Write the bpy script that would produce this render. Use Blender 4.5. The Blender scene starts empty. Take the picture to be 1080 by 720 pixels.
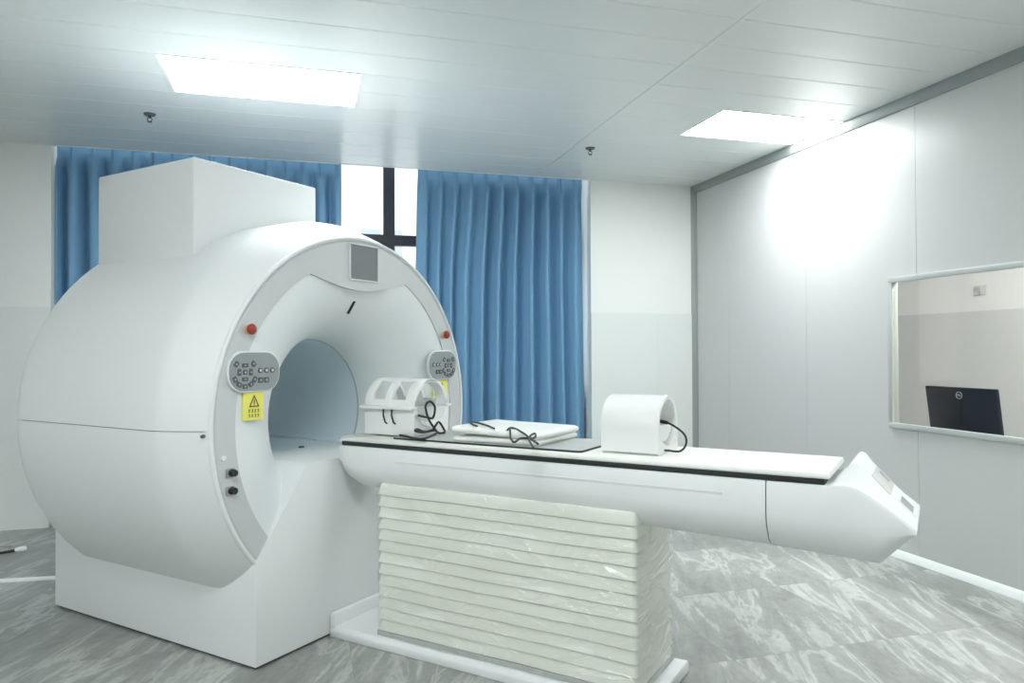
import bpy, bmesh, math, random
from mathutils import Vector, Matrix
random.seed(7)
PI = math.pi
scn = bpy.context.scene
COL = scn.collection

# ------------------------------------------------------------------ camera
FPX = 768.5                                   # focal length in pixels of a 1080x720 frame
YAW, PITCH, ROLL = map(math.radians, (15.94, 0.692, -0.248))
GA = math.radians(43.6)                       # scanner axis against the room
H = 1.35
_f = Vector((math.sin(YAW)*math.cos(PITCH), math.cos(YAW)*math.cos(PITCH), math.sin(PITCH)))
_r = Vector((math.cos(YAW), -math.sin(YAW), 0)); _u = _r.cross(_f)
_c, _s = math.cos(ROLL), math.sin(ROLL)
CR, CU, CF = _c*_r+_s*_u, -_s*_r+_c*_u, _f
CAM = Vector((0, 0, H))
cd = bpy.data.cameras.new('camera'); co = bpy.data.objects.new('camera', cd); COL.objects.link(co)
cd.sensor_width = 36; cd.lens = FPX/1080*36; cd.clip_start = .05; cd.clip_end = 200
m = Matrix((CR, CU, -CF)).transposed().to_4x4(); m.translation = CAM; co.matrix_world = m
scn.camera = co

# ------------------------------------------------------------------ world, exposure
w = bpy.data.worlds.new('overcast_sky'); scn.world = w; w.use_nodes = True
bg = w.node_tree.nodes['Background']; bg.inputs[0].default_value = (.90, .96, 1, 1); bg.inputs[1].default_value = 1.15
vs = scn.view_settings
vs.view_transform = 'Standard'; vs.look = 'None'; vs.gamma = 1; vs.use_curve_mapping = False
vs.exposure = 0.95
PANEL_LIGHT = 15.0
LIGHT_RGB = (.945, .99, 1.0)

# ------------------------------------------------------------------ helpers
def ray(x, y): return CF + CR*((x-540)/FPX) - CU*((y-360)/FPX)
AX = Vector((-math.sin(GA), math.cos(GA), 0)); BX = Vector((math.cos(GA), math.sin(GA), 0))
_d = ray(266.7, 707); P0 = CAM + _d*(-H/_d.z)
GO = P0 + BX*.67                              # scanner origin: front middle on the floor; local x = BX, y = AX
def to_local(p): q = p-GO; return Vector((q.dot(BX), q.dot(AX), p.z))
def px_on_y(x, y, s): d = ray(x, y); return to_local(CAM + d*((GO+AX*s-CAM).dot(AX)/d.dot(AX)))
def px_on_x(x, y, t): d = ray(x, y); return to_local(CAM + d*((GO+BX*t-CAM).dot(BX)/d.dot(BX)))
def px_on_z(x, y, z): d = ray(x, y); return to_local(CAM + d*((z-H)/d.z))

class MB:
    def __init__(s): s.v = []; s.f = []
    def add(s, vs, fs):
        o = len(s.v); s.v += [tuple(v) for v in vs]; s.f += [tuple(i+o for i in f) for f in fs]; return s
    def box(s, x0, x1, y0, y1, z0, z1):
        return s.add([(x, y, z) for z in (z0, z1) for y in (y0, y1) for x in (x0, x1)],
                     [(0, 2, 3, 1), (4, 5, 7, 6), (0, 1, 5, 4), (2, 6, 7, 3), (0, 4, 6, 2), (1, 3, 7, 5)])
    def prism(s, poly, a, b, axis='y'):
        mk = {'y': lambda p, q: (p[0], q, p[1]), 'x': lambda p, q: (q, p[0], p[1]), 'z': lambda p, q: (p[0], p[1], q)}[axis]
        n = len(poly)
        return s.add([mk(p, a) for p in poly]+[mk(p, b) for p in poly],
                     [tuple(range(n))[::-1], tuple(range(n, 2*n))]+[(i, (i+1) % n, n+(i+1) % n, n+i) for i in range(n)])
    def loft(s, rings, closed=True, caps=True):
        n = len(rings[0]); fs = []
        for k in range(len(rings)-1):
            for i in range(n if closed else n-1):
                j = (i+1) % n
                fs.append((k*n+i, k*n+j, (k+1)*n+j, (k+1)*n+i))
        if caps and closed:
            fs.append(tuple(range(n))[::-1]); fs.append(tuple(range((len(rings)-1)*n, len(rings)*n)))
        return s.add([p for r in rings for p in r], fs)
    def tube(s, pts, r, n=8):
        pts = [Vector(p) for p in pts]; rings = []
        up = Vector((0, 0, 1)); prev = None
        for i, p in enumerate(pts):
            d = (pts[min(i+1, len(pts)-1)]-pts[max(i-1, 0)]).normalized()
            a = prev if prev is not None else (up if abs(d.z) < .9 else Vector((1, 0, 0)))
            a = (a-d*a.dot(d)).normalized(); b = d.cross(a); prev = a
            rr = r[i] if isinstance(r, (list, tuple)) else r
            rings.append([p+a*(rr*math.cos(2*PI*k/n))+b*(rr*math.sin(2*PI*k/n)) for k in range(n)])
        return s.loft(rings)
    def cyl(s, c, axis, r0, r1, h, n=20):
        c = Vector(c); axis = Vector(axis).normalized()
        a = axis.orthogonal().normalized(); b = axis.cross(a)
        return s.loft([[c+a*(r*math.cos(2*PI*k/n))+b*(r*math.sin(2*PI*k/n))+axis*q for k in range(n)] for r, q in ((r0, 0), (r1, h))])
    def lathe_y(s, prof, zc, n=96, a0=0, a1=2*PI, closed_prof=False):
        full = abs(a1-a0-2*PI) < 1e-6
        m_ = n if full else n+1
        P = [(R*math.cos(a0+(a1-a0)*k/n), y, zc+R*math.sin(a0+(a1-a0)*k/n)) for k in range(m_) for y, R in prof]
        q = len(prof); fs = []
        for k in range(n):
            k2 = (k+1) % m_
            for i in range(q if closed_prof else q-1):
                j = (i+1) % q
                fs.append((k*q+i, k*q+j, k2*q+j, k2*q+i))
        if closed_prof and not full:
            fs.append(tuple(range(q))[::-1]); fs.append(tuple((m_-1)*q+i for i in range(q)))
        return s.add(P, fs)
    def mesh(s, bevel=0, seg=2, smooth=35):
        bm = bmesh.new(); vv = [bm.verts.new(v) for v in s.v]
        for f in s.f:
            try: bm.faces.new([vv[i] for i in f])
            except ValueError: pass
        bmesh.ops.recalc_face_normals(bm, faces=bm.faces)
        if bevel:
            ed = [e for e in bm.edges if len(e.link_faces) == 2 and e.calc_face_angle(0) > .5]
            bmesh.ops.bevel(bm, geom=ed, offset=bevel, segments=seg, affect='EDGES', profile=.5, clamp_overlap=True)
        me = bpy.data.meshes.new('mesh'); bm.to_mesh(me); bm.free()
        if smooth:
            me.shade_smooth(); me.set_sharp_from_angle(angle=math.radians(smooth))
        return me
    def build(s, name, mat, parent=None, bevel=0, seg=2, smooth=35, loc=None):
        return link(name, s.mesh(bevel, seg, smooth), mat, parent, loc)

def link(name, me, mat, parent=None, loc=None):
    me.name = name
    o = bpy.data.objects.new(name, me); COL.objects.link(o)
    if mat and not me.materials: me.materials.append(mat)
    if parent: o.parent = parent
    if loc: o.location = loc
    return o
def empty(name, loc=(0, 0, 0), rz=0):
    o = bpy.data.objects.new(name, None); COL.objects.link(o); o.location = loc; o.rotation_euler = (0, 0, rz); o.empty_display_size = .1
    return o
def tag(o, label=None, cat=None, group=None, kind=None):
    if label: o['label'] = label
    if cat: o['category'] = cat
    if group: o['group'] = group
    if kind: o['kind'] = kind
    return o
def spline(pts, n=8):
    P = [Vector(p) for p in pts]; out = []
    for i in range(len(P)-1):
        a, b, c, d = P[max(i-1, 0)], P[i], P[i+1], P[min(i+2, len(P)-1)]
        for k in range(n):
            t = k/n
            out.append(.5*((2*b)+(c-a)*t+(2*a-5*b+4*c-d)*t*t+(3*b-a-3*c+d)*t**3))
    return out+[P[-1]]

# ------------------------------------------------------------------ materials
def mat(name, rgb, rough=.4, metal=0, var=.03, scale=6, bump=0, bscale=40, coat=0, spec=.5, sheen=0):
    M = bpy.data.materials.new(name); M.use_nodes = True; nt = M.node_tree; b = nt.nodes['Principled BSDF']
    b.inputs['Roughness'].default_value = rough; b.inputs['Metallic'].default_value = metal
    b.inputs['Specular IOR Level'].default_value = spec
    b.inputs['Coat Weight'].default_value = coat; b.inputs['Coat Roughness'].default_value = .12
    if sheen: b.inputs['Sheen Weight'].default_value = sheen
    tc = nt.nodes.new('ShaderNodeTexCoord'); nz = nt.nodes.new('ShaderNodeTexNoise'); nz.inputs['Scale'].default_value = scale
    nt.links.new(tc.outputs['Object'], nz.inputs['Vector'])
    mx = nt.nodes.new('ShaderNodeMix'); mx.data_type = 'RGBA'
    mx.inputs[6].default_value = (*[c*(1-var) for c in rgb], 1); mx.inputs[7].default_value = (*[min(1, c*(1+var)) for c in rgb], 1)
    nt.links.new(nz.outputs['Fac'], mx.inputs[0]); nt.links.new(mx.outputs[2], b.inputs['Base Color'])
    if bump:
        n2 = nt.nodes.new('ShaderNodeTexNoise'); n2.inputs['Scale'].default_value = bscale
        nt.links.new(tc.outputs['Object'], n2.inputs['Vector'])
        bp = nt.nodes.new('ShaderNodeBump'); bp.inputs['Strength'].default_value = bump; bp.inputs['Distance'].default_value = .01
        nt.links.new(n2.outputs['Fac'], bp.inputs['Height']); nt.links.new(bp.outputs['Normal'], b.inputs['Normal'])
    return M
def emis(name, rgb, st):
    M = bpy.data.materials.new(name); M.use_nodes = True; nt = M.node_tree
    nt.nodes.remove(nt.nodes['Principled BSDF']); e = nt.nodes.new('ShaderNodeEmission')
    e.inputs[0].default_value = (*rgb, 1); e.inputs[1].default_value = st
    nt.links.new(e.outputs[0], nt.nodes['Material Output'].inputs[0]); return M
def glassy(name, tint, rough=.0, bump=0, bscale=12, ior=1.45, gloss=1.0):
    M = bpy.data.materials.new(name); M.use_nodes = True; nt = M.node_tree
    nt.nodes.remove(nt.nodes['Principled BSDF'])
    t = nt.nodes.new('ShaderNodeBsdfTransparent'); t.inputs[0].default_value = (*tint, 1)
    g = nt.nodes.new('ShaderNodeBsdfGlossy'); g.inputs['Roughness'].default_value = rough; g.inputs[0].default_value = (gloss, gloss, gloss, 1)
    fr = nt.nodes.new('ShaderNodeLayerWeight'); fr.inputs[0].default_value = .5
    f0 = ((ior-1)/(ior+1))**2
    pw = nt.nodes.new('ShaderNodeMath'); pw.operation = 'POWER'; pw.inputs[1].default_value = 5; nt.links.new(fr.outputs['Facing'], pw.inputs[0])
    ml = nt.nodes.new('ShaderNodeMath'); ml.operation = 'MULTIPLY_ADD'; ml.inputs[1].default_value = 1-f0; ml.inputs[2].default_value = f0; nt.links.new(pw.outputs[0], ml.inputs[0])
    mx = nt.nodes.new('ShaderNodeMixShader')
    nt.links.new(ml.outputs[0], mx.inputs[0]); nt.links.new(t.outputs[0], mx.inputs[1]); nt.links.new(g.outputs[0], mx.inputs[2])
    nt.links.new(mx.outputs[0], nt.nodes['Material Output'].inputs[0])
    if bump:
        tc = nt.nodes.new('ShaderNodeTexCoord'); mp = nt.nodes.new('ShaderNodeMapping'); mp.inputs['Rotation'].default_value = (.3, .6, .2); mp.inputs['Scale'].default_value = (1, 1, 2.5)
        n2 = nt.nodes.new('ShaderNodeTexNoise'); n2.inputs['Scale'].default_value = bscale; n2.inputs['Detail'].default_value = 4; n2.inputs['Distortion'].default_value = .8
        nt.links.new(tc.outputs['Object'], mp.inputs[0]); nt.links.new(mp.outputs[0], n2.inputs['Vector'])
        bp = nt.nodes.new('ShaderNodeBump'); bp.inputs['Strength'].default_value = bump; bp.inputs['Distance'].default_value = .010
        sb = nt.nodes.new('ShaderNodeMath'); sb.operation = 'SUBTRACT'; sb.inputs[1].default_value = .5; nt.links.new(n2.outputs['Fac'], sb.inputs[0])
        ab = nt.nodes.new('ShaderNodeMath'); ab.operation = 'ABSOLUTE'; nt.links.new(sb.outputs[0], ab.inputs[0])
        rd = nt.nodes.new('ShaderNodeMath'); rd.operation = 'MULTIPLY_ADD'; rd.inputs[1].default_value = -16; rd.inputs[2].default_value = 1; rd.use_clamp = True; nt.links.new(ab.outputs[0], rd.inputs[0])
        nt.links.new(rd.outputs[0], bp.inputs['Height'])
        nt.links.new(bp.outputs['Normal'], g.inputs['Normal'])
    return M

M_shell = mat('white_lacquered_plastic', (.82, .845, .845), .52, var=.01, scale=2, spec=.4)
M_horn = mat('white_satin_plastic', (.80, .84, .845), .42, var=.01, scale=2)
M_silver = mat('silver_grey_paint', (.60, .63, .635), .40, metal=.1, var=.02, scale=30)
M_bore = mat('pale_blue_liner', (.72, .83, .88), .45, var=.02)
M_seam = mat('dark_gap', (.05, .055, .06), .7)
M_black = mat('black_rubber', (.018, .02, .022), .5)
M_darkplastic = mat('black_plastic', (.010, .014, .022), .5, spec=.2)
M_screen = mat('grey_display', (.20, .225, .23), .18, var=.08, scale=3)
M_pad = mat('grey_keypad', (.30, .335, .34), .45, var=.02)
M_key = mat('dark_key', (.10, .115, .12), .5)
M_keyring = mat('pale_key_mark', (.62, .66, .66), .4)
M_yellow = mat('yellow_sticker', (.88, .83, .16), .5, var=.02)
M_ink = mat('dark_ink', (.09, .09, .04), .6)
M_red = mat('red_button', (.30, .032, .016), .4)
M_peach = mat('orange_collar', (.80, .42, .26), .5)
M_steel = mat('brushed_metal', (.45, .46, .46), .3, metal=.9)
M_cream = mat('cream_vinyl', (.80, .82, .77), .45, var=.015, bump=.05, bscale=60)
M_bellow = mat('cream_bellows_cloth', (.85, .865, .80), .6, var=.03, scale=8)
M_board = mat('grey_board', (.50, .53, .52), .5, var=.05, scale=50)
M_coil = mat('white_coil_plastic', (.86, .88, .87), .28, var=.01, coat=.3)
M_padcloth = mat('white_pad_vinyl', (.84, .86, .82), .4, var=.02, bump=.1, bscale=25)
M_cord = mat('black_cord', (.012, .014, .016), .55)
M_wall = mat('white_wall_paint', (.80, .82, .80), .55, var=.012, scale=3, bump=.02)
M_walltile = mat('pale_grey_tile', (.73, .765, .745), .35, var=.015, scale=3)
M_panel = mat('white_steel_panel', (.60, .605, .59), .32, var=.008, scale=1.5, spec=.3)
M_ceil = mat('white_ceiling_strip', (.80, .835, .82), .27, var=.008, scale=2, spec=.33)
M_grout = mat('joint_grey', (.42, .45, .44), .8)
M_alu = mat('grey_aluminium_trim', (.30, .33, .315), .45, metal=.2)
M_frame = mat('pale_aluminium_frame', (.58, .61, .58), .35, metal=.3)
M_white = mat('white_trim', (.82, .85, .82), .4)
M_winframe = mat('dark_navy_window_frame', (.02, .025, .035), .45)
M_curtain = mat('blue_curtain_cloth', (.22, .42, .62), .85, var=.04, scale=9, bump=.06, bscale=250, spec=.15)
M_lamp = emis('lit_diffuser', LIGHT_RGB, PANEL_LIGHT)
M_glass = glassy('window_glass', (.97, .98, .98))
M_lead = glassy('lead_glass', (.93, .93, .92), gloss=.45)
M_film = glassy('clear_plastic_film', (.985, .985, .975), rough=.16, bump=1.0, bscale=3.2, ior=2.0)
M_desk = mat('beige_desk', (.55, .52, .47), .5)
M_facade = mat('pale_facade', (.72, .72, .70), .8, var=.04, scale=.6)
M_facwin = mat('facade_window_glass', (.42, .46, .50), .2)
M_ctrlwall = mat('control_room_paint', (.77, .765, .755), .6, var=.01)
M_ctrldado = mat('control_room_dado', (.60, .61, .60), .5, var=.02)

# curtain: a little daylight comes through the cloth
nt = M_curtain.node_tree; pb = nt.nodes['Principled BSDF']; tr = nt.nodes.new('ShaderNodeBsdfTranslucent'); mxs = nt.nodes.new('ShaderNodeMixShader')
tr.inputs[0].default_value = (.18, .38, .58, 1); mxs.inputs[0].default_value = .15
nt.links.new(pb.outputs[0], mxs.inputs[1]); nt.links.new(tr.outputs[0], mxs.inputs[2]); nt.links.new(mxs.outputs[0], nt.nodes['Material Output'].inputs[0])

# marbled vinyl floor tile: veins run the same way in every tile, each tile cut from another place
M_floor = bpy.data.materials.new('marbled_vinyl_tile'); M_floor.use_nodes = True
nt = M_floor.node_tree; pb = nt.nodes['Principled BSDF']; N = nt.nodes.new; Lk = nt.links.new
tc = N('ShaderNodeTexCoord'); oi = N('ShaderNodeObjectInfo')
rnd = N('ShaderNodeVectorMath'); rnd.operation = 'SCALE'; rnd.inputs[0].default_value = (3.1, 7.7, 1.3); Lk(oi.outputs['Random'], rnd.inputs['Scale'])
ad = N('ShaderNodeVectorMath'); ad.operation = 'ADD'; Lk(tc.outputs['Object'], ad.inputs[0]); Lk(rnd.outputs[0], ad.inputs[1])
mp0 = N('ShaderNodeMapping'); mp0.inputs['Rotation'].default_value = (0, 0, math.radians(21)); Lk(ad.outputs[0], mp0.inputs[0])
def fnoise(sx, sy, scale, detail, dist):
    mp = N('ShaderNodeMapping'); mp.inputs['Scale'].default_value = (sx, sy, 1); Lk(mp0.outputs[0], mp.inputs[0])
    nz = N('ShaderNodeTexNoise'); nz.inputs['Scale'].default_value = scale; nz.inputs['Detail'].default_value = detail
    nz.inputs['Roughness'].default_value = .62; nz.inputs['Distortion'].default_value = dist; Lk(mp.outputs[0], nz.inputs['Vector']); return nz
n1 = fnoise(1, .17, 4.6, 5, .7); n2 = fnoise(1, .3, 11, 5, 1.0); n3 = fnoise(1, .6, 45, 3, 0)
cr = N('ShaderNodeValToRGB'); e = cr.color_ramp.elements
e[0].position = .22; e[0].color = (.22, .232, .222, 1); e[1].position = .78; e[1].color = (.36, .375, .36, 1)
for p_, c_ in ((.38, (.285, .293, .275, 1)), (.50, (.33, .338, .318, 1)), (.53, (.46, .475, .45, 1)), (.555, (.47, .485, .46, 1)), (.585, (.35, .358, .338, 1)), (.68, (.30, .315, .30, 1))):
    x = cr.color_ramp.elements.new(p_); x.color = c_
Lk(n1.outputs['Fac'], cr.inputs[0])
cr2 = N('ShaderNodeValToRGB'); e = cr2.color_ramp.elements; e[0].position = .3; e[0].color = (.80, .80, .80, 1); e[1].position = .68; e[1].color = (1.12, 1.12, 1.12, 1); Lk(n2.outputs['Fac'], cr2.inputs[0])
mu = N('ShaderNodeMix'); mu.data_type = 'RGBA'; mu.blend_type = 'MULTIPLY'; mu.inputs[0].default_value = .9; Lk(cr.outputs[0], mu.inputs[6]); Lk(cr2.outputs[0], mu.inputs[7])
mu2 = N('ShaderNodeMix'); mu2.data_type = 'RGBA'; mu2.blend_type = 'OVERLAY'; mu2.inputs[0].default_value = .18; Lk(mu.outputs[2], mu2.inputs[6]); Lk(n3.outputs['Fac'], mu2.inputs[7])
Lk(mu2.outputs[2], pb.inputs['Base Color']); pb.inputs['Roughness'].default_value = .42; pb.inputs['Specular IOR Level'].default_value = .4

# ------------------------------------------------------------------ the room
XL, XR, YF, YB, ZC = -4.6, 3.708, -1.6, 6.40, 2.955
RX0, RX1, RY = -1.885, 2.605, 6.64            # window recess
XC = 6.0                                      # far wall of the control room
WY0, WY1, WZ0, WZ1 = 2.35, 3.925, .835, 1.815 # observation window, outer frame

def S(o): o['kind'] = 'structure'; return o
floor = S(MB().box(XL-.1, XC+.1, YF-.1, YB+.4, -.08, -.008).build('floor', M_grout, smooth=0))
tile_cache = {}
def tile_mesh(wx, wy, t, mt, axis, bev=.0015):
    k = (round(wx, 4), round(wy, 4), t, mt.name, axis)
    if k not in tile_cache:
        b = MB()
        if axis == 'z': b.box(0, wx, 0, wy, -t, 0)
        elif axis == 'y': b.box(0, wx, -t, 0, 0, wy)
        tile_cache[k] = b.mesh(bevel=bev, seg=1, smooth=0); tile_cache[k].materials.append(mt)
    return tile_cache[k]
TS = .8
def cuts(a, b, first, step):
    k = math.ceil((a-first)/step+1e-6); out = [a]
    while first+k*step < b-1e-4: out.append(first+k*step); k += 1
    return out+[b]
xs = cuts(XL, XR, -.6, TS); ys = cuts(YF, YB, 2.8, TS)
for i in range(len(xs)-1):
    for j in range(len(ys)-1):
        link('floor_tile', tile_mesh(xs[i+1]-xs[i]-.0008, ys[j+1]-ys[j]-.0008, .008, M_floor, 'z', 0), None, floor, (xs[i], ys[j], 0))
for j in range(8):   # the control room floor goes on with the same tiles
    for i in range(3):
        link('floor_tile', tile_mesh(.76, TS-.002, .008, M_floor, 'z', 0), None, floor, (3.70+.1+.765*i, 0+TS*j, 0))

# back wall: two piers and the sill wall of the window recess
wb = S(MB().box(XL-.1, RX0, YB, YB+.4, 0, 3.2).box(RX1, XR+.15, YB, YB+.4, 0, 3.2)
       .box(RX0, RX1, RY, RY+.16, 0, .9).box(RX0, RX1, RY, RY+.16, 3.15, 3.3).build('wall_back', M_wall, smooth=0))
for x0, x1 in ((XL, RX0), (RX1, XR)):
    cx = cuts(x0, x1, RX0 if x0 < 0 else x0, .68)
    for i in range(len(cx)-1):
        for k in range(5):
            link('wall_tile', tile_mesh(cx[i+1]-cx[i]-.0006, .34-.0006, .006, M_walltile, 'y', 0), None, wb, (cx[i], YB, .34*k))
S(MB().box(XL-.1, XL, YF, YB, 0, 3.0).build('wall_left', M_wall, smooth=0))
S(MB().box(XL-.1, XC+.1, YF-.1, YF, 0, 3.0).build('wall_front', M_wall, smooth=0))

# right partition wall of steel panels with the observation window
def ring_boxes(b, y0, y1, z0, z1, x0, x1):
    if y1 <= WY0 or y0 >= WY1: return b.box(x0, x1, y0, y1, z0, z1)
    a, c = max(y0, WY0+.006), min(y1, WY1-.006)
    if a > y0: b.box(x0, x1, y0, a, z0, z1)
    if c < y1: b.box(x0, x1, c, y1, z0, z1)
    return b.box(x0, x1, a, c, z0, WZ0+.006).box(x0, x1, a, c, WZ1-.006, z1)
wr = S(ring_boxes(MB(), YF, YB, 0, 3.0, XR+.004, XR+.035).build('wall_right', M_white, smooth=0))
seams = [YF, -.52, .54, 1.6, 2.65, 3.705, 4.755, 5.81, YB]
for a, b_ in zip(seams[:-1], seams[1:]):
    ring_boxes(MB(), a+.0012, b_-.0012, .004, 2.95, XR, XR+.006).build('wall_panel', M_panel, wr, smooth=0)
ring_boxes(MB(), YF, YB, 0, 3.0, XR+.035, XR+.04).build('control_side_panel', M_ctrlwall, wr, smooth=0)
S(MB().prism([(XR, 0), (XR-.03, 0), (XR-.027, .012), (XR-.016, .026), (XR-.006, .045), (XR, .047)], YF, YB).build('baseboard_right', M_white, smooth=50))
S(MB().prism([(XR, 2.885), (XR-.012, 2.885), (XR-.022, 2.90), (XR-.03, 2.955), (XR, 2.955)], YF, YB).build('trim_1', M_alu, smooth=50))
S(MB().prism([(XR, YB), (XR-.045, YB), (XR-.045, YB-.008), (XR-.02, YB-.02), (XR-.008, YB-.045), (XR, YB-.045)], .0, 2.955, 'z').build('trim_2', M_alu, smooth=50))

# ceiling of narrow strips, cut round the lamps
ceiling = S(MB().box(XL-.1, XR, YF-.1, YB, ZC+.012, ZC+.06).build('ceiling', M_white, smooth=0))
S(MB().box(RX0-.1, RX1+.1, YB-.02, RY+.2, 3.18, 3.3).build('ceiling_recess', M_wall, smooth=0))
SEAM_X = 2.052
LAMPS = [(-.77, .33, 4.28, 4.88), (2.70, 3.674, 4.28, 4.88), (-.77, .33, .68, 1.28), (2.70, 3.674, .68, 1.28), (-4.24, -3.14, .68, 1.28)]
ycut = cuts(YF, YB, 3.68, .3)
strip_cache = {}
for j in range(len(ycut)-1):
    y0, y1 = ycut[j], ycut[j+1]
    spans = [(XL, SEAM_X-.004), (SEAM_X+.004, XR)]
    for lx0, lx1, ly0, ly1 in LAMPS:
        if y0 > ly0-.05 and y1 < ly1+.05:
            new = []
            for a, b_ in spans:
                if lx0 >= a and lx1 <= b_: new += [(a, lx0)]+([(lx1, b_)] if b_-lx1 > .05 else [])
                else: new.append((a, b_))
            spans = new
    for a, b_ in spans:
        k = (round(b_-a, 4), round(y1-y0, 4))
        if k not in strip_cache:
            L_, W_ = k; b = MB(); g = .0012
            b.prism([(g, .012), (g, .003), (g+.004, 0), (W_-g-.004, 0), (W_-g, .003), (W_-g, .012)], 0, L_, 'x')
            strip_cache[k] = b.mesh(smooth=0); strip_cache[k].materials.append(M_ceil)
        link('ceiling_strip', strip_cache[k], None, ceiling, (a, y0, ZC))
# joint cover of the long seam
MB().prism([(SEAM_X-.012, ZC), (SEAM_X+.012, ZC), (SEAM_X+.009, ZC-.004), (SEAM_X-.009, ZC-.004)], YF, 5.38).build('joint_cover', M_ceil, ceiling, smooth=0)
S(MB().prism([(YB, ZC-.004), (YB-.022, ZC-.004), (YB-.022, ZC), (YB, ZC+.05)], RX0, RX1, 'x').build('trim_3', M_white, smooth=0))

def lamp(rect, label, group=None):
    x0, x1, y0, y1 = rect; cx, cy = (x0+x1)/2, (y0+y1)/2
    t = empty('ceiling_lamp', (cx, cy, ZC)); tag(t, label, 'lamp', group)
    hx, hy = (x1-x0)/2, (y1-y0)/2; fw = .012
    b = MB().box(-hx, hx, -hy, -hy+fw, -.003, .03).box(-hx, hx, hy-fw, hy, -.003, .03).box(-hx, -hx+fw, -hy+fw, hy-fw, -.003, .03).box(hx-fw, hx, -hy+fw, hy-fw, -.003, .03)
    b.build('lamp_frame', M_white, t, smooth=0)
    MB().box(-hx+fw, hx-fw, -hy+fw, hy-fw, .002, .008).build('diffuser', M_lamp, t, smooth=0)
lamp(LAMPS[0], 'lit flat ceiling panel lamp above the white scanner')
lamp(LAMPS[1], 'lit flat ceiling panel lamp touching the right steel wall')
lamp(LAMPS[2], 'lit flat ceiling panel lamp behind the viewer over the middle floor')
lamp(LAMPS[3], 'lit flat ceiling panel lamp behind the viewer beside the steel wall')
lamp(LAMPS[4], 'unseen ceiling panel lamp added far left for more light')  # out of view, added to put more light on the scanner from the left

def sprinkler(x, y, label):
    t = empty('sprinkler_head', (x, y, ZC)); tag(t, label, 'sprinkler', 'ceiling sprinkler heads')
    MB().cyl((0, 0, 0), (0, 0, -1), .040, .034, .010).build('rosette', M_key, t)
    b = MB().cyl((0, 0, -.008), (0, 0, -1), .011, .008, .02, 12)
    for sgn in (-1, 1): b.tube([(sgn*.008, 0, -.024), (sgn*.016, 0, -.036), (sgn*.006, 0, -.052)], .003, 6)
    b.build('frame_arms', M_seam, t)
    b = MB().cyl((0, 0, -.052), (0, 0, -1), .015, .015, .003, 16); b.build('deflector', M_seam, t)
sprinkler(-1.0, 5.38, 'small metal sprinkler head on ceiling above the left curtain')
sprinkler(2.19, 5.38, 'small metal sprinkler head on ceiling by the long ceiling joint')

# window in the recess behind the curtains
win = S(empty('window_1', (0, RY, .9)))
def wbox(b, x0, x1, z0, z1): return b.box(x0, x1, .03, .10, z0-.9, z1-.9)
b = MB(); wbox(b, RX0, RX1, .9, .98); wbox(b, RX0, RX1, 3.09, 3.15); wbox(b, RX0, RX0+.06, .98, 3.09); wbox(b, RX1-.06, RX1, .98, 3.09)
b.build('window_frame', M_winframe, win, smooth=0)
MULL = [-1.02, -.17, .748, 1.60]
for mx_ in MULL: wbox(MB(), mx_-.05, mx_+.05, .98, 3.09).build('mullion', M_winframe, win, smooth=0)
edges = [RX0+.06]+[v for m_ in MULL for v in (m_-.05, m_+.05)]+[RX1-.06]
for a, b_ in zip(edges[::2], edges[1::2]):
    wbox(MB(), a, b_, 2.31, 2.405).build('transom', M_winframe, win, smooth=0)
    MB().box(a, b_, .062, .068, 2.405-.9, 3.09-.9).build('pane', M_glass, win, smooth=0)
    MB().box(a, b_, .062, .068, .98-.9, 2.31-.9).build('pane', M_glass, win, smooth=0)
MB().box(RX0, RX1, -.02, .03, -.03, .0).build('window_sill', M_white, win, bevel=.004)

# a pale building across the yard
bd = empty('building', (2.2, 24, -4)); tag(bd, 'pale building facade seen through the gap between the curtains', 'building')
MB().box(-11, 11, 0, 6, 0, 11.5).build('facade', M_facade, bd, smooth=0)
for i in range(9):
    for k in range(3):
        x = -10+2.4*i; z = 1.2+3.2*k
        f = MB().box(x, x+1.3, -.04, .02, z, z+1.7).build('window', M_facwin, bd, smooth=0)
        MB().box(x+.62, x+.68, -.07, -.04, z, z+1.7).build('window_bar', M_white, f, smooth=0)
MB().box(-11.3, 11.3, -.4, 6.2, 11.5, 11.9).build('cornice', M_facade, bd, smooth=0)

# observation window
ow = S(empty('window_2', (XR, 0, 0)))
fw = .034
b = MB()
for d0, d1, x0, x1 in ((0, fw, -.022, .0), (.008, fw-.008, 0, .042)):
    b.box(x0, x1, WY0+d0, WY1-d0, WZ0+d0, WZ0+d1).box(x0, x1, WY0+d0, WY1-d0, WZ1-d1, WZ1-d0)
    b.box(x0, x1, WY0+d0, WY0+d1, WZ0+d1, WZ1-d1).box(x0, x1, WY1-d1, WY1-d0, WZ0+d1, WZ1-d1)
b.build('window_frame', M_frame, ow, bevel=.004, smooth=30)
MB().box(-.010, -.002, WY0+fw-.006, WY1-fw+.006, WZ0+fw-.006, WZ1-fw+.006).build('pane', M_lead, ow, smooth=0)

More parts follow.
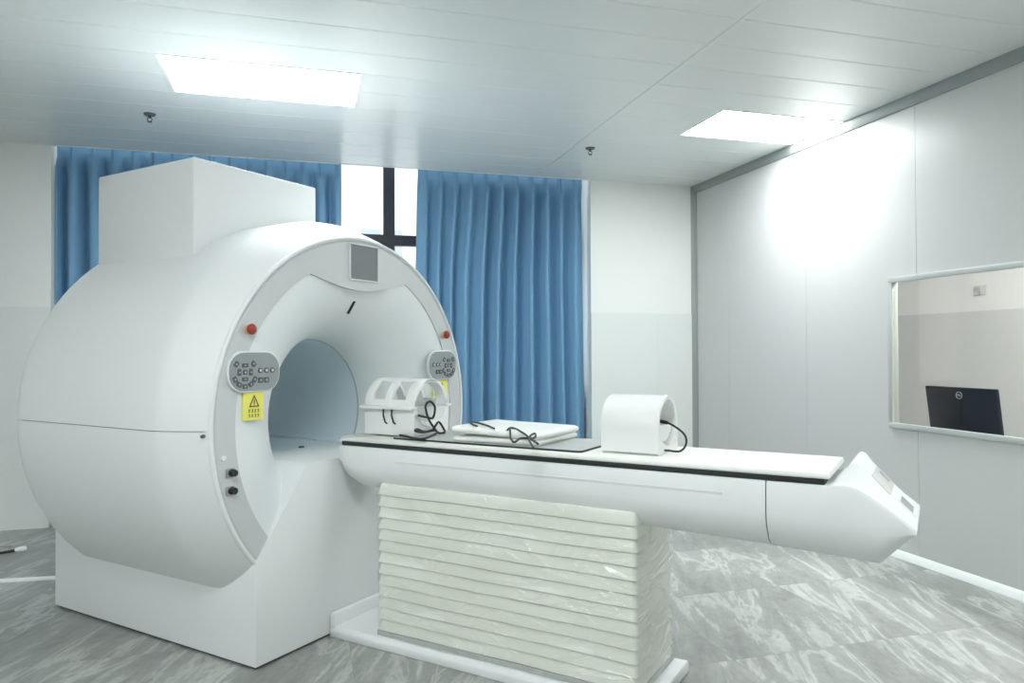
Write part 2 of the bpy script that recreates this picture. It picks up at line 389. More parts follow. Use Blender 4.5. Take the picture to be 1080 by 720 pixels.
# control room beyond it
S(MB().box(XC, XC+.1, YF, YB+.4, 0, 3.0).build('wall_control_far', M_ctrlwall, smooth=0))
S(MB().box(XC-.008, XC, .0, YB, 0, 1.695).build('trim_4', M_ctrldado, smooth=0))
S(MB().box(XR+.15, XC+.1, YB, YB+.4, 0, 3.0).build('wall_control_back', M_ctrlwall, smooth=0))
S(MB().box(XR+.07, XC+.1, YF, YB, ZC, ZC+.08).build('ceiling_control', M_wall, smooth=0))
S(MB().box(XR+.075, XC, -.1, 0, 0, ZC).build('wall_control_front', M_ctrlwall, smooth=0))
t = empty('ceiling_lamp', (4.9, 3.2, ZC)); tag(t, 'unseen ceiling panel lamp added to brighten the control room', 'lamp')  # unseen panel, added so that the control room looks bright
MB().box(-.32, .32, -.62, .62, -.012, -.004).build('lamp_frame', M_white, t, smooth=0)
MB().box(-.3, .3, -.6, .6, -.018, -.012).build('diffuser', emis('control_room_fill', (.98, 1, .99), 27.0), t, smooth=0)
t = empty('desk', (4.2, 3.7, 0)); tag(t, 'control room desk under the observation window', 'desk')
MB().box(-.36, .45, -1.2, 1.2, .715, .74).build('desk_top', M_desk, t, bevel=.004)
for sy in (-1.15, 1.13): MB().box(-.33, .42, sy, sy+.02, 0, .715).build('side_panel', M_desk, t, smooth=0)
# monitor: back towards the window
t = empty('computer_monitor', (4.21, 3.825, .74), math.radians(2)); tag(t, 'black computer monitor seen from behind through the observation window', 'monitor')
b = MB(); tl = math.tan(math.radians(8.5))
def mrow(z, hy, x0, x1): return [(x0-z*tl, -hy, z), (x1-z*tl, -hy, z), (x1-z*tl, hy, z), (x0-z*tl, hy, z)]
b.loft([mrow(.045, .262, 0, .03), mrow(.352, .262, 0, .03)]); b.build('monitor_housing', M_darkplastic, t, bevel=.006)
MB().box(-.015, .02, -.03, .03, .01, .12).build('stand_neck', M_darkplastic, t, bevel=.006)
MB().box(-.10, .12, -.12, .12, 0, .012).build('stand_base', M_darkplastic, t, bevel=.004)
lz = .300; lx = -lz*tl-.003
b = MB(); R_ = .022
b.tube([(lx, -.0+R_*math.cos(2*PI*k/24), lz+R_*math.sin(2*PI*k/24)) for k in range(25)], .0016, 6)
emb = b.build('round_emblem', M_keyring, t)
cu = bpy.data.curves.new('emblem_text', 'FONT'); cu.body = 'DELL'; cu.size = .0165; cu.align_x = 'CENTER'; cu.align_y = 'CENTER'; cu.extrude = .0004
to = bpy.data.objects.new('tmp', cu); COL.objects.link(to); bpy.context.view_layer.update()
me = bpy.data.meshes.new_from_object(to.evaluated_get(bpy.context.evaluated_depsgraph_get())); COL.objects.unlink(to); bpy.data.objects.remove(to)
me.materials.clear(); o = link('emblem_letters', me, M_keyring, t, (lx-.0005, 0, lz)); o.rotation_euler = (PI/2, 0, -PI/2)
# wall box on the far control room wall
t = empty('wall_switch', (XC, 5.27, 1.885)); tag(t, 'small white switch plate on the control room wall', 'switch')
MB().box(-.012, 0, -.06, .06, -.045, .045).build('plate', M_ctrldado, t, bevel=.003); MB().box(-.018, -.012, -.022, .022, -.03, .03).build('rocker', M_frame, t, bevel=.002)

# ------------------------------------------------------------------ curtains
def curtain(name, x0, x1, label, folds, flare0, flare1, phase):
    t = empty(name, ((x0+x1)/2, 6.50, 0)); tag(t, label, 'curtain', 'blue pleated window curtains')
    cx = (x0+x1)/2; nx = folds*14; zs = [.06, .3, .6, .9, 1.2, 1.5, 1.8, 2.1, 2.35, 2.55, 2.70, 2.80, 2.86, 2.90, 2.94, 2.985, 3.02]
    rng = random.Random(int(phase*100)+folds)
    am = [rng.uniform(.6, 1.25) for _ in range(folds+2)]; wd = [rng.uniform(.7, 1.35) for _ in range(folds)]
    sm = sum(wd); acc = [0]
    for q in wd: acc.append(acc[-1]+q/sm)
    rows = []
    for z in zs:
        row = []; k = (3.02-z)/2.96
        for i in range(nx+1):
            u = i/nx*folds; fi = min(int(u), folds-1); fr = u-fi
            un = i/nx*.35+.65*(acc[fi]+(acc[fi+1]-acc[fi])*fr)
            x = x0-flare0*k+(x1+flare1*k-x0+flare0*k)*(i/nx*max(0, 1-k*3)+un*min(1, k*3))
            a = am[fi]*(1-fr)+am[fi+1]*fr
            wv = math.cos(2*PI*(u+phase))
            top = min(1, max(0, (z-2.80)/.1))
            # header: narrow pinch pleats, below: broad soft folds
            pinch = -max(0, wv)**6*.052
            soft = -.062*a*wv-.014*math.sin(4*PI*u+.35*z+phase)*a-.008*math.sin(1.7*u+z*.5)
            y = soft*(1-top)+pinch*top
            x += .014*math.sin(.9*u+.7*z)*min(1, 2.5*k)*min(1, i/6, (nx-i)/6)
            row.append((x-cx, y, z))
        rows.append(row)
    o = MB().loft(rows, closed=False).build('curtain_cloth', M_curtain, t, smooth=180)
    md = o.modifiers.new('thickness', 'SOLIDIFY'); md.thickness = .003
    for i in range(folds+1):
        xx = x0+(x1-x0)*min(1, max(0, (i+(1-phase) % 1)/folds))-cx
        MB().tube([(xx, -.01, 3.0), (xx, -.004, 3.03), (xx, .0, 3.046)], .003, 5).build('hook', M_steel, t)
curtain('curtain', RX0+.012, .315, 'blue pleated curtain hanging behind the scanner top housing', 15, 0, -.01, .2)
curtain('curtain', .985, 2.555, 'blue pleated curtain hanging right of the window gap', 11, .06, .035, .55)
tag(MB().box(RX0+.01, RX1-.01, 6.488, 6.512, 3.046, 3.18).build('curtain_track', M_white, bevel=.003), 'white curtain track fixed above the ceiling edge', 'curtain track')

# ------------------------------------------------------------------ the scanner
ZB = 1.03
g = empty('mri_scanner', GO, GA); tag(g, 'large white ring shaped imaging scanner with bore standing diagonally', 'scanner')
outer = [(0, .889), (.03, .906), (.065, .924), (.10, .940), (.15, .962), (.19, .976), (.225, .983), (.26, .9845), (1.22, .9845), (1.265, .983), (1.285, .978), (1.297, .968), (1.302, .95), (1.31, .88)]
inner = [(1.31, .80), (.04, .80), (.0, .8)]
seam = .0017
prof = outer+inner
MB().lathe_y(prof, ZB, 96, seam, PI-seam, True).build('upper_cover', M_shell, g, smooth=50)
MB().lathe_y(prof, ZB, 96, PI+seam, 2*PI-seam, True).build('lower_cover', M_shell, g, smooth=50)
MB().lathe_y([(.03, .81), (.03, .895), (.1, .93), (.225, .978), (1.24, .978), (1.28, .96), (1.29, .9), (1.29, .81)], ZB, 96, 0, 2*PI, True).build('inner_frame', M_seam, g)
MB().lathe_y([(1.30, .385), (1.30, .82), (1.315, .84), (1.34, .80), (1.36, .70), (1.36, .395)], ZB, 64, 0, 2*PI, True).build('rear_cover', M_shell, g)
# front rim, flared mouth, bore
MB().lathe_y([(.0, .873), (-.010, .8735), (-.0145, .877), (-.0145, .883), (-.011, .888), (0, .891), (.01, .889)], ZB, 128, 0, 2*PI, True).build('front_rim', M_shell, g, smooth=60)
HD, HB = .37, .38
def horn_R(s): return .765-HB*math.sqrt(max(0, 1-((HD-s)/HD)**2))
def horn_s(R): q = min(1, max(0, (.765-R)/HB)); return HD-HD*math.sqrt(1-q*q)
hp = [(.0, .80)]+[(HD*(1-math.cos(k*PI/2/22)), .765-HB*math.sin(k*PI/2/22)) for k in range(23)]
MB().lathe_y(hp, ZB, 96).build('flared_mouth', M_horn, g, smooth=60)
MB().lathe_y([(.37, .386), (.37, .40), (1.355, .40), (1.355, .386)], ZB, 72, 0, 2*PI, True).build('bore_tube', M_bore, g, smooth=50)
MB().lathe_y([(.366, .3855), (.366, .383), (.376, .383), (.376, .3855)], ZB, 72, 0, 2*PI, True).build('bore_ring', M_board, g, smooth=50)
# silver face plate: ring with a straight chord over the mouth that carries the display
n = 160; fr_in, fr_out, bk_in, bk_out = [], [], [], []
for k in range(n):
    a = 2*PI*k/n; ri = .765
    for _ in range(1):
        s_ = math.sin(a)
        if s_ > .2:
            tt = .765*math.cos(a); zc = .622+.10*(tt/.46)**2*(1 if abs(tt) < .6 else 1)
            if .765*s_ > zc: ri = min(.765, zc/s_)
    ca, sa = math.cos(a), math.sin(a)
    fr_in.append((ri*ca, -.006, ZB+ri*sa)); bk_in.append(((ri+.004)*ca, .03, ZB+(ri+.004)*sa))
    fr_out.append((.860*ca, -.006, ZB+.860*sa)); bk_out.append((.875*ca, .004, ZB+.875*sa))
b = MB(); b.loft([bk_in, fr_in, fr_out, bk_out], closed=True, caps=False)
b.build('face_plate', M_silver, g, smooth=25)
# base
def base_ring(y, zt): return [(-.67, y, .014), (.67, y, .014), (.67, y, .444), (.374, y, zt), (-.374, y, zt), (-.67, y, .444)]
MB().loft([base_ring(-.016, .838), base_ring(.40, .838), base_ring(.402, .60), base_ring(1.537, .46)]).build('base', M_shell, g, bevel=.008, seg=3)
MB().box(-.655, .655, 0, 1.52, 0, .014).build('shadow_gap_plinth', M_seam, g, smooth=0)  # inset slab, black to stand in for the shadow gap under the base
# bore floor with rails and studs
fl = MB().box(-.325, .325, .40, 1.345, .80, .836).build('bore_floor', M_bore, g, smooth=0)
for x in (-.30, .27): MB().box(x, x+.03, .40, 1.345, .836, .852).build('rail', M_bore, fl, bevel=.003)
for x, y in ((-.29, .50), (.0, .42), (-.05, .75), (.285, .60)): MB().cyl((x, y, .836), (0, 0, 1), .016, .014, .008, 12).build('stud', M_key, fl)
# top housing
MB().box(-.615, .158, .472, 1.245, 1.60, 2.26).build('top_housing', M_shell, g, bevel=.008, seg=2)
# display
dsp = MB()
x0, x1, z0, z1 = -.086, .116, ZB+.678, ZB+.85
fwid = .007
dsp.box(x0-fwid, x1+fwid, -.016, -.005, z1, z1+fwid).box(x0-fwid, x1+fwid, -.016, -.005, z0-fwid, z0).box(x0-fwid, x0, -.016, -.005, z0, z1).box(x1, x1+fwid, -.016, -.005, z0, z1)
d = dsp.build('display_bezel', M_horn, g, bevel=.003)
MB().box(x0, x1, -.009, -.004, z0, z1).build('display_screen', M_screen, d, smooth=0)
# slot on the flared mouth
def horn_point(px, py):
    lo, hi = 0., .37
    for _ in range(40):
        mid = (lo+hi)/2; p = px_on_y(px, py, mid); R = math.hypot(p.x, p.z-ZB)
        if mid < horn_s(R): lo = mid
        else: hi = mid
    return px_on_y(px, py, lo)
MB().tube([horn_point(373.7-6.7*k/6, 317.5+12.5*k/6) for k in range(7)], .0085, 8).build('slot', M_black, g)
# emergency buttons
for sx in (-1, 1):
    c = Vector((sx*.700, -.006, ZB+.413)); ax = Vector((0, -1, 0))
    o = MB().cyl(c, ax, .020, .019, .016).build('emergency_button', M_peach, g, smooth=40)
    b = MB(); b.loft([[c+Vector((r*math.cos(2*PI*k/20), -q, r*math.sin(2*PI*k/20))) for k in range(20)] for r, q in ((.015, .016), (.022, .018), (.0235, .026), (.020, .032), (.010, .036))])
    b.build('mushroom_head', M_red, o, smooth=60)
# keypads
def rrect(hx, hz, r, n=6):
    out = []
    for cx, cz, a0 in ((hx-r, hz-r, 0), (-hx+r, hz-r, PI/2), (-hx+r, -hz+r, PI), (hx-r, -hz+r, 3*PI/2)):
        out += [(cx+r*math.cos(a0+PI/2*k/n), cz+r*math.sin(a0+PI/2*k/n)) for k in range(n+1)]
    return out
for sx in (-1, 1):
    cx, cz = sx*.675, ZB+.235
    pad = MB().prism([(cx+p, cz+q) for p, q in rrect(.136, .087, .078)], -.018, -.003).build('control_keypad', M_horn, g, bevel=.003)
    MB().prism([(cx+sx*.02+p, cz+q) for p, q in rrect(.09, .07, .06)], -.004, .05).build('keypad_boss', M_horn, pad)
    MB().prism([(cx+p, cz+q) for p, q in rrect(.129, .080, .071)], -.0215, -.017).build('keypad_face', M_pad, pad, smooth=30)
    kx = cx+sx*.053
    def key(x, z, hx, hz, rot, mt=M_key, dep=.003):
        c_, s_ = math.cos(rot), math.sin(rot)
        poly = [(x+p*c_-q*s_, z+p*s_+q*c_) for p, q in rrect(hx, hz, min(hx, hz)*.4, 2)]
        MB().prism(poly, -.0215-dep, -.0205).build('key', mt, pad, smooth=0)
    key(kx, cz-.002, .010, .010, 0)
    MB().prism([(kx+.004*math.cos(a*PI/4), cz-.002+.004*math.sin(a*PI/4)) for a in range(8)], -.0255, -.024).build('key_mark', M_keyring, pad, smooth=0)
    for a in range(4):
        an = a*PI/2; key(kx+.029*math.cos(an), cz-.002+.029*math.sin(an), .0145, .0085, an+PI/2)
        MB().prism([(kx+.029*math.cos(an)+.003*math.cos(j*PI/3), cz-.002+.029*math.sin(an)+.003*math.sin(j*PI/3)) for j in range(6)], -.0252, -.024).build('key_mark', M_keyring, pad, smooth=0)
    for an in (40, 140, 208, 238, 270, 302, 330):
        q = math.radians(an); key(kx+.057*math.cos(q), cz-.004+.057*math.sin(q), .0125, .0095, q+PI/2)
        MB().prism([(kx+.057*math.cos(q)+.0035*math.cos(j*PI/2), cz-.004+.057*math.sin(q)+.0035*math.sin(j*PI/2)) for j in range(4)], -.0252, -.024).build('key_mark', M_keyring, pad, smooth=0)
    for j in range(3):
        xx = cx-sx*(.026+.032*j); zz = cz+.004
        MB().cyl((xx, -.0205, zz), (0, -1, 0), .0115, .0115, .004, 14).build('key', M_key, pad)
        MB().cyl((xx, -.0244, zz), (0, -1, 0), .0062, .0062, .001, 12).build('key_mark', M_keyring, pad)
    for j in range(2):
        key(cx-sx*(.027+.031*j), cz-.037, .0125, .012, 0)
        key(cx-sx*(.027+.031*j), cz-.037, .006, .005, 0, M_pad, .004)
    # warning label under the pad
    lx, lz0, lz1 = cx-sx*.0, ZB+.030, ZB+.147
    lab = MB().box(lx-.052, lx+.052, -.009, .012, lz0, lz1).build('warning_label', M_yellow, g, smooth=0)
    tri = []; c0 = (lx+.004, lz0+.072)
    for rr in (.034, .025): tri.append([(c0[0]+rr*math.cos(PI/2+2*PI*k/3)*.9, c0[1]+rr*math.sin(PI/2+2*PI*k/3)) for k in range(3)])
    b = MB()
    for k in range(3):
        j = (k+1) % 3; b.prism([tri[0][k], tri[0][j], tri[1][j], tri[1][k]], -.0105, -.0088)
    b.box(c0[0]-.002, c0[0]+.002, -.0105, -.0088, c0[1]-.006, c0[1]+.013).box(c0[0]-.002, c0[0]+.002, -.0105, -.0088, c0[1]-.011, c0[1]-.008)
    b.build('warning_triangle', M_ink, lab, smooth=0)
    for row in range(2):      # two rows of small characters
        b = MB()
        for k in range(4):
            xx = lx-.026+.0155*k; zz = lz0+.034-.020*row
            b.box(xx, xx+.009, -.0102, -.0088, zz+.008, zz+.010).box(xx+.001, xx+.0085, -.0102, -.0088, zz+.003, zz+.0045).box(xx, xx+.009, -.0102, -.0088, zz-.002, zz-.0005)
            b.box(xx+.0035+.002*((k+row) % 2), xx+.0055+.002*((k+row) % 2), -.0102, -.0088, zz-.002, zz+.012)
        b.build('characters', M_ink, lab, smooth=0)
# sockets and a white cap low on the left side of the plate
for zz in (-.177, -.250):
    o = MB().box(-.812, -.770, -.012, -.004, ZB+zz-.018, ZB+zz+.018).build('socket', M_steel, g, bevel=.002)
    MB().cyl((-.786, -.012, ZB+zz), (0, -1, 0), .016, .014, .022, 16).build('socket_plug', M_black, o)
MB().cyl((-.823, -.006, ZB-.113), (0, -1, 0), .0125, .011, .005, 16).build('round_cap', M_white, g)
MB().cyl((.795, -.006, ZB-.15), (0, -1, 0), .0125, .011, .005, 16).build('round_cap', M_white, g)
# latch on the side seam
pl = px_on_x(211, 460, -.905)
MB().cyl((-.86, pl.y, pl.z), (-1, -.35, 0), .0075, .007, .054, 12).build('latch', M_key, g)

# ------------------------------------------------------------------ patient table
def gworld(x, y, z): return GO+BX*x+AX*y+Vector((0, 0, z))
tb = empty('patient_table', gworld(0, -1.1, 0), GA); tag(tb, 'white patient table with long cradle on cream bellows column', 'table')
DY = 1.1                                        # part coordinates: scanner frame shifted along the axis
HW = .215
def lin(x, tab):
    for (a, va), (b_, vb) in zip(tab[:-1], tab[1:]):
        if a >= x >= b_: return va+(vb-va)*(a-x)/(a-b_)
    return tab[0][1] if x > tab[0][0] else tab[-1][1]
E_edge = [(-.05, .904), (-2.20, .904), (-2.25, .905), (-2.285, .899), (-2.31, .886), (-2.34, .868), (-2.40, .826), (-2.452, .786)]
E_ridge = [(-.05, .904), (-2.195, .904), (-2.215, .915), (-2.235, .928), (-2.252, .955), (-2.262, .973), (-2.272, .977), (-2.284, .972), (-2.31, .938), (-2.36, .883), (-2.41, .833), (-2.452, .792)]
E_bot = [(-.05, .78), (-.075, .735), (-.13, .708), (-.20, .700), (-1.2, .69), (-2.0, .668), (-2.30, .652), (-2.345, .650), (-2.40, .706), (-2.452, .765)]
def section(s):
    ze, zr, zb = lin(s, E_edge), lin(s, E_ridge), lin(s, E_bot)
    h = ze-zb; zm = zb+h*.52; zl = zb+h*.30
    w = HW
    if s > -.07: w = HW-.010*(1-(-.05-s)/-.02) if s > -.07 else HW
    half = [(w, zm), (w-.001, ze-.010), (w-.006, ze-.002), (w-.016, ze), (.172, ze+(zr-ze)*.45), (.150, zr), (.08, zr), (0, zr)]
    low = [(0, zb), (.09, zb), (.135, zb+.004), (.172, zb+h*.14), (w-.018, zl), (w-.004, zb+h*.42)]
    right = low+half; left = [(-a, q) for a, q in right[::-1] if a > 0]
    return [(a, s+DY, q) for a, q in right+left]
ss1 = [-.05, -.056, -.065, -.08, -.10, -.13, -.16, -.20, -.4, -.8, -1.2, -1.6, -2.004]
ss2 = [-2.008, -2.1, -2.195, -2.205, -2.215, -2.225, -2.235, -2.244, -2.252, -2.257, -2.262, -2.272, -2.278, -2.284, -2.292, -2.30, -2.31, -2.325, -2.345, -2.37, -2.40, -2.425, -2.445, -2.452]
MB().loft([section(s) for s in ss1]).build('table_body', M_shell, tb, smooth=40)
cap = MB().loft([section(s) for s in ss2]).build('end_cap', M_shell, tb, smooth=40)
for sx in (-1, 1):
    b = MB(); b.loft([[(sx*(HW-.019), s+DY, lin(s, E_edge)-.004), (sx*(HW-.018), s+DY, lin(s, E_edge)+.004), (sx*(HW-.006), s+DY, lin(s, E_edge)+.004), (sx*(HW-.001), s+DY, lin(s, E_edge)-.006)] for s in ss2[3:]])
    b.build('edge_rim', M_shell, cap, smooth=50)
# recessed grip and little display on the sloping end
def on_slope(s, t, up): return (t, s+DY, lin(s, E_ridge)+up)
def slope_quad(b, s0, s1, t0, t1, up0, up1):
    q = [(s0, t0), (s1, t0), (s1, t1), (s0, t1)]
    return b.loft([[on_slope(s, t, up0) for s, t in q], [on_slope(s, t, up1) for s, t in q]])
slope_quad(MB(), -2.320, -2.375, -.085, .125, -.004, .0025).build('grip_recess', M_panel, cap, bevel=.001)
slope_quad(MB(), -2.332, -2.362, .085, .120, .001, .004).build('grip_slot', M_pad, cap)
o = slope_quad(MB(), -2.396, -2.446, -.055, .075, -.004, .003).build('table_display', M_horn, cap, bevel=.001)
slope_quad(MB(), -2.402, -2.438, -.040, .060, .002, .0042).build('display_screen', M_pad, o)
# long side mouldings
for sx in (-1, 1):
    MB().prism([(HW*sx-.004*sx, .853), (HW*sx+.0035*sx, .853), (HW*sx+.0005*sx, .842), (HW*sx-.004*sx, .842)], -1.86+DY, -.40+DY).build('side_moulding', M_shell, tb, smooth=0)
MB().box(-.203, .203, -2.190+DY, -.062+DY, .903, .924).build('black_rail', M_black, tb, bevel=.004)
top = MB().prism([(-.208, .924), (-.210, .930), (-.205, .942), (-.19, .947), (.19, .947), (.205, .942), (.210, .930), (.208, .924)], -2.205+DY, -.058+DY)
top.build('cradle_top', M_cream, tb, bevel=.004)
# base plate with upright lip against the scanner
MB().prism([(-.24, 0), (.24, 0), (.24, .034), (.225, .052), (-.225, .052), (-.24, .034)], -1.60+DY, -.018+DY).build('base_plate', M_shell, tb, bevel=.006)
MB().prism([(-.236, 0), (.236, 0), (.236, .095), (.222, .112), (-.222, .112), (-.236, .095)], -.046+DY, -.018+DY).build('upright_lip', M_shell, tb, bevel=.005)
MB().box(-.21, .21, -1.545+DY, -.285+DY, .052, .075).build('column_foot', M_board, tb, bevel=.003)
# bellows
def bellow_ring(z, hx, y0, y1, r=.02, jit=0):
    cy = (y0+y1)/2; hy = (y1-y0)/2
    out = []
    for cx, cyy, a0 in ((hx-r, hy-r, 0), (-hx+r, hy-r, PI/2), (-hx+r, -hy+r, PI), (hx-r, -hy+r, 3*PI/2)):
        for k in range(5): out.append([cx+r*math.cos(a0+PI/8*k), cy+cyy+r*math.sin(a0+PI/8*k)])
    # subdivide the long sides so that the folds can sag
    res = []
    for i in range(len(out)):
        a, b_ = out[i], out[(i+1) % len(out)]; d = math.hypot(b_[0]-a[0], b_[1]-a[1]); m_ = 12 if d > .5 else (4 if d > .2 else 1)
        for k in range(m_): res.append((a[0]+(b_[0]-a[0])*k/m_, a[1]+(b_[1]-a[1])*k/m_))
    return [(x, y, z+jit*math.sin(7*y+z*9)*.5+jit*.5*math.sin(13*y+5*x+z*23)) for x, y in res]
NP = 13; z0, z1 = .075, .742; rings = []
for k in range(NP):
    a = z0+(z1-z0)*k/NP; hgt = (z1-z0)/NP
    for fz, off in ((0, .0), (.03, .008), (.09, .0135), (.35, .0115), (.65, .0085), (.9, .005), (.97, .003)):
        rings.append(bellow_ring(a+hgt*fz, .198+off, -1.528-off+DY, -.300+off+DY, jit=.002))
rings.append(bellow_ring(z1, .198, -1.528+DY, -.300+DY))
MB().loft(rings).build('bellows', M_bellow, tb, smooth=28)
# clear film over the bellows
rings = []
for k in range(25):
    z = .056+(.745-.056)*k/24
    bul = .222+.006*math.sin(k*.9)
    rings.append([(x+.004*math.sin(9*y+k*.7), y+.004*math.sin(11*x+k), zz) for x, y, zz in bellow_ring(z, bul-.004, -1.547-.004*math.sin(k*.8)+DY, -.284+DY, .03)])
fm = MB().loft(rings, caps=False).build('plastic_film', M_film, tb, smooth=60); fm['label'] = 'clear crinkled plastic film wrapped around the bellows'

# ------------------------------------------------------------------ things on the table
ZT = .947
def on_table(name, x, y, label, cat, z=ZT, group=None):
    t = empty(name, gworld(x, y, z), GA); return tag(t, label, cat, group)
def rel(p, x, y, z): return (p[0]-x, p[1]-y, p[2]-z)
# grey board
BZ = ZT
bo = on_table('spine_coil_board', 0, -.83, 'flat grey board with black edge lying on the cream cradle', 'board')
MB().prism(rrect(.1865, .4755, .018, 4), 0, .0075, 'z').build('board_edge', M_black, bo, smooth=0)
MB().prism(rrect(.1845, .4735, .018, 4), .0075, .0085, 'z').build('board_top', M_board, bo, smooth=0)
ZBd = BZ+.0085

# head coil: open cradle below, windowed half cage above
hx0, hy0 = .005, -.288
hc = on_table('head_coil', hx0, hy0, 'white birdcage head coil with windowed arch near the bore', 'coil', ZBd+.0003)
for sx in (-.10, .07): MB().box(sx, sx+.03, .09, .13, ZT-ZBd, .002).build('foot', M_coil, hc, smooth=0)
Wd, Lh, Hl, Hr = .134, .150, .122, .132
cr_ = .110
pr = [(-Wd, 0), (Wd, 0), (Wd, Hl), (cr_, Hl)]+[(cr_*math.cos(a), Hl+.012-.012*math.cos(a)**2+cr_*math.sin(a)*.82) for a in [-PI*k/14 for k in range(1, 14)]]+[(-cr_, Hl), (-Wd, Hl)]
MB().prism(pr, -Lh, Lh).build('lower_cradle', M_coil, hc, bevel=.004, smooth=40)
def arch(y0, y1, ro, ri, a0=0, a1=PI, n=20):
    out = []
    for k in range(n+1):
        a = a0+(a1-a0)*k/n; c_, s_ = math.cos(a), math.sin(a)
        out.append([(ri*c_, y0, Hl+.012+ri*s_*.97), (ro*c_, y0, Hl+.012+ro*s_*.97), (ro*c_, y1, Hl+.012+ro*s_*.97), (ri*c_, y1, Hl+.012+ri*s_*.97)])
    return out
for y0, y1 in ((-Lh, -Lh+.055), (-.012, .028), (Lh-.045, Lh)):
    MB().loft(arch(y0, y1, Hr, Hr-.017)).build('arch_rib', M_coil, hc, bevel=.002, smooth=40)
for a in (0, 90, 180):
    q = math.radians(a); w_ = math.radians(26 if a == 90 else 9)
    MB().loft(arch(-Lh, Lh, Hr-.001, Hr-.016, max(0, q-w_) if a < 180 else PI-w_*1.6, min(PI, q+w_) if a > 0 else w_*1.6, 5)).build('cage_bar', M_coil, hc, smooth=40)
for sx in (-1, 1):
    MB().box(min(sx*.118, sx*.158), max(sx*.118, sx*.158), -Lh-.004, Lh+.012, Hl, Hl+.014).build('flange', M_coil, hc, bevel=.003)
    for yy in (.02, -.03):
        MB().tube([(sx*(Wd+.014), yy, Hl+.004), (sx*(Wd+.010), yy+.004, Hl-.03), (sx*(Wd+.004), yy-.002, Hl-.062), (sx*Wd, yy-.012, Hl-.070)], .0038, 8).build('strap', M_cord, hc)
MB().prism([(-.085, .03), (.085, .03), (.09, .05), (.06, .062), (-.06, .062), (-.09, .05)], -Lh+.01, Lh-.02).build('neck_cushion', M_padcloth, hc, bevel=.006)
# its cable, looping out of the open end
def z8(x, y): return (370+x/8, 390+y/8)
cab = [(515, 400), (575, 385), (640, 400), (690, 405), (708, 350), (705, 300), (668, 266), (634, 295), (636, 350), (655, 410), (690, 470), (740, 530), (785, 550), (790, 510), (745, 440), (715, 470), (690, 505), (620, 520), (560, 500), (545, 515), (610, 527), (700, 510), (728, 525)]
P = [px_on_y(*z8(*q), -.462-.010*math.sin(i*1.7)-.0012*i) for i, q in enumerate(cab)]
P = [Vector((p.x, p.y, max(p.z, ZBd+.005))) for p in P]
P[0].y = -.448; P[0].x = max(P[0].x, -.10)
P += [px_on_z(*z8(*q), ZBd+.0055) for q in [(690, 552), (610, 580), (540, 578), (480, 562), (415, 550)]]
MB().tube([rel(p, hx0, hy0, ZBd+.0003) for p in spline(P, 6)], .0054, 7).build('cable', M_cord, hc)

# folded soft coil pad in two layers
pc = on_table('folded_pad', .025, -.888, 'white folded padded wrap with black cord on the grey board', 'pad', ZBd)
def slab(hx, hy, z0, z1, lift=0, skew=0):
    b = MB(); rings = []
    base_ = rrect(hx, hy, .022, 4); nb = len(base_)
    for off, z in ((-.010, z0), (-.002, z0+(z1-z0)*.2), (0, z0+(z1-z0)*.5), (-.002, z0+(z1-z0)*.8), (-.012, z1)):
        k = 1+off/hx
        rings.append([(x*k, y*(1+off/hy)+skew*x, z+lift*max(0, y/hy)**2+(0 if off == -.010 else .003*math.sin(17*x+11*y))) for x, y in base_])
    # domed top
    for k in (.7, .35): rings.append([(x*k, y*k+skew*x*k, z1+.004+lift*max(0, y*k/hy)**2+.003*math.sin(17*x*k+11*y*k)) for x, y in base_])
    return b.loft(rings)
slab(.192, .218, .0, .024, 0, .0).build('lower_layer', M_padcloth, pc, smooth=60)
slab(.196, .224, .026, .052, .014, .0).build('upper_layer', M_padcloth, pc, smooth=60)
def z6(x, y): return (470+x/6.353, 430+y/6.353)
def cordpts(seq, dz): return [rel(px_on_z(*z6(*q), ZBd+dz), .025, -.888, ZBd) for q in seq]
MB().tube(spline(cordpts([(325, 138), (280, 118), (215, 100), (165, 98), (185, 112), (210, 122)], .066), 6), .0042, 7).build('cord', M_cord, pc)
o = MB().tube(spline(cordpts([(415, 148), (430, 135), (470, 140), (530, 175), (565, 205), (600, 195), (600, 172), (575, 180), (560, 210), (575, 245), (588, 268)], .060), 6), .0042, 7).build('cord', M_cord, pc)
MB().tube(spline(cordpts([(432, 140), (434, 190), (445, 220), (465, 228), (500, 205), (560, 205), (595, 225), (618, 240)], .059), 6), .0042, 7).build('cord', M_cord, pc)

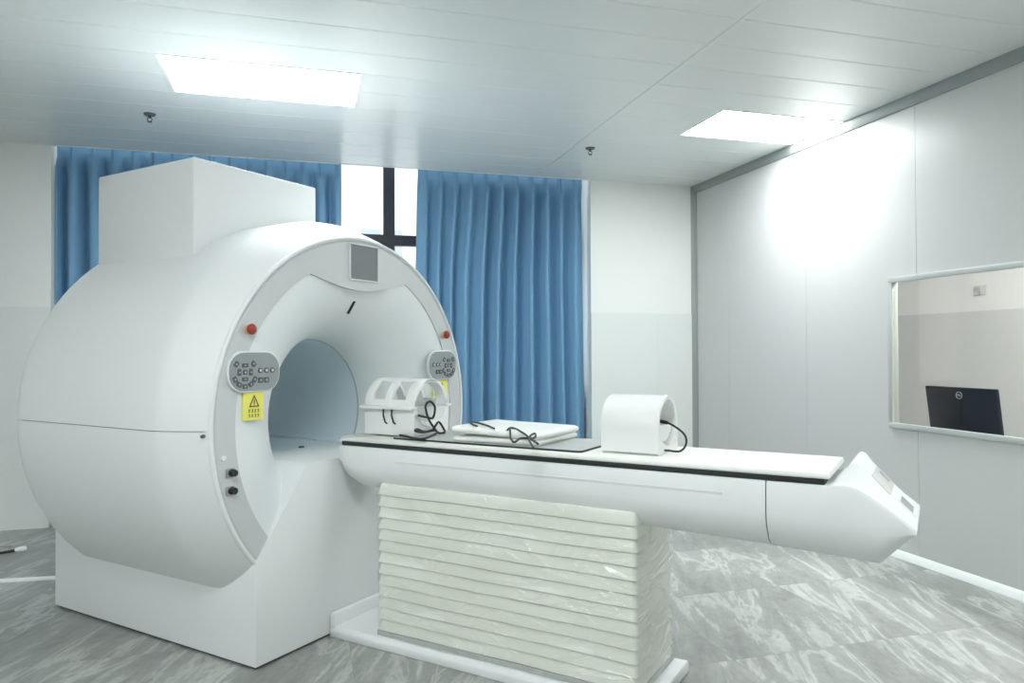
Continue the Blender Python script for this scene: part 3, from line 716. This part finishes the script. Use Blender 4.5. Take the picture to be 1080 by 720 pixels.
# tunnel shaped knee coil
kx0, ky0 = -.01, -1.482
kc = on_table('tunnel_coil', kx0, ky0, 'smooth white tunnel shaped coil standing on the bare cradle', 'coil')
Wk, Lk_, Hw = .120, .117, .104
ro, ri = Wk, Wk-.020
pr = [(-ro, 0), (-ro, Hw)]+[(ro*math.cos(PI-PI*k/24), Hw+ro*math.sin(PI-PI*k/24)) for k in range(1, 24)]+[(ro, Hw), (ro, 0)]
pr += [(ri*math.cos(-PI*k/12)*1.0 if True else 0, .10+ri*math.sin(-PI*k/12)*.74) for k in range(0, 0)]
inn = [(ri*math.cos(2*PI*k/40), .106+ri*math.sin(2*PI*k/40)*(.99 if k < 20 else .74)) for k in range(40)]
def band(poly_out, poly_in, y0, y1):
    # match outer and inner loops by angle
    b = MB(); n_ = 56; O, I = [], []
    c0 = (0, .106)
    for k in range(n_):
        a = 2*PI*k/n_+.001; d_ = Vector((math.cos(a), math.sin(a)))
        for poly, out in ((poly_out, O), (poly_in, I)):
            best = 0
            for i in range(len(poly)):
                p, q = Vector(poly[i])-Vector(c0), Vector(poly[(i+1) % len(poly)])-Vector(c0); e_ = q-p
                den = d_.x*e_.y-d_.y*e_.x
                if abs(den) < 1e-9: continue
                t_ = (p.x*e_.y-p.y*e_.x)/den; u_ = (p.x*d_.y-p.y*d_.x)/den
                if t_ > 0 and -1e-6 <= u_ <= 1+1e-6: best = max(best, t_)
            out.append((c0[0]+d_.x*best, c0[1]+d_.y*best))
    m_ = lambda L_, y, k=1: [(p[0]*k, y, .106+(p[1]-.106)*k) for p in L_]
    r = [m_(O, y0+.006), m_(O, y1-.006), m_(O, y1, .985), m_(I, y1, 1.02), m_(I, y1-.006), m_(I, y0+.006), m_(I, y0, 1.02), m_(O, y0, .985), m_(O, y0+.006)]
    return b.loft(r, caps=False)
band(pr, inn, -Lk_, Lk_).build('tunnel_shell', M_coil, kc, smooth=40)
MB().prism([(ri*.86*math.cos(PI+PI*k/12), .112+ri*.70*math.sin(PI+PI*k/12)) for k in range(13)], -Lk_+.012, Lk_-.012).build('cushion', M_padcloth, kc, bevel=.008, smooth=40)
def z8b(x, y): return (620+x/8, 400+y/8)
P = [px_on_x(*z8b(*q), .0-.006*i) for i, q in enumerate([(560, 340), (600, 349), (680, 368), (760, 415), (815, 465), (832, 520), (818, 570), (785, 602), (740, 608), (680, 600), (605, 597)])]
P = [Vector((p.x, p.y, max(p.z, ZT+.0045))) for p in P]
MB().tube([rel(p, kx0, ky0, ZT) for p in spline(P, 6)], .0042, 7).build('cable', M_cord, kc)
MB().tube([rel(p, kx0, ky0, ZT) for p in (P[0]+Vector((0, .02, .003)), P[0], P[1], P[1].lerp(P[2], .9))], .0068, 8).build('cable_sleeve', M_cord, kc)

# ------------------------------------------------------------------ floor things at the left
def fl(x, y, z=0): d = ray(x, y); return CAM+d*((z-H)/d.z)
a, b_ = fl(-120, 620), fl(66, 610)
dv = (b_-a); nn = Vector((-dv.y, dv.x, 0)).normalized()
b = MB(); b.loft([[p-nn*.022, p+nn*.022, p+nn*.016+Vector((0, 0, .016)), p-nn*.016+Vector((0, 0, .016))] for p in (a, b_)])
tag(b.build('cable_duct', M_white, bevel=.003), 'white flat cable duct running along the floor to the scanner base', 'cable duct')
c0, c1 = fl(-60, 590, .008), fl(17, 580, .012)
ct = empty('cable_with_plug', fl(10, 582)); tag(ct, 'black cable ending in a white plug lying on the left floor', 'cable')
off = fl(10, 582)
pts = [p-off for p in spline([c0, c0.lerp(c1, .4)+Vector((.02, -.05, 0)), c0.lerp(c1, .75)+Vector((0, -.03, 0)), c1], 6)]
MB().tube(pts, .009, 8).build('cable', M_cord, ct)
dirv = (pts[-1]-pts[-3]).normalized()
MB().tube([pts[-1]-dirv*.01, pts[-1]+dirv*.015, pts[-1]+dirv*.05, pts[-1]+dirv*.06], [.012, .02, .02, .014], 8).build('plug', M_white, ct)
q = fl(-20, 582); 
st = spline([fl(-90, 584, .006), fl(-20, 577, .006), fl(12, 575.5, .006)], 6)
tag(MB().tube(st, .006, 6).build('cable', M_board), 'thin grey cable lying beside the black cable on the left floor', 'cable')
pp = fl(51, 562)
tag(MB().cyl((pp.x, 6.36, 0), (0, 0, 1), .018, .016, .09, 12).build('pipe_stub', M_white, bevel=.003), 'short white pipe stub on the floor at the left wall corner', 'pipe')
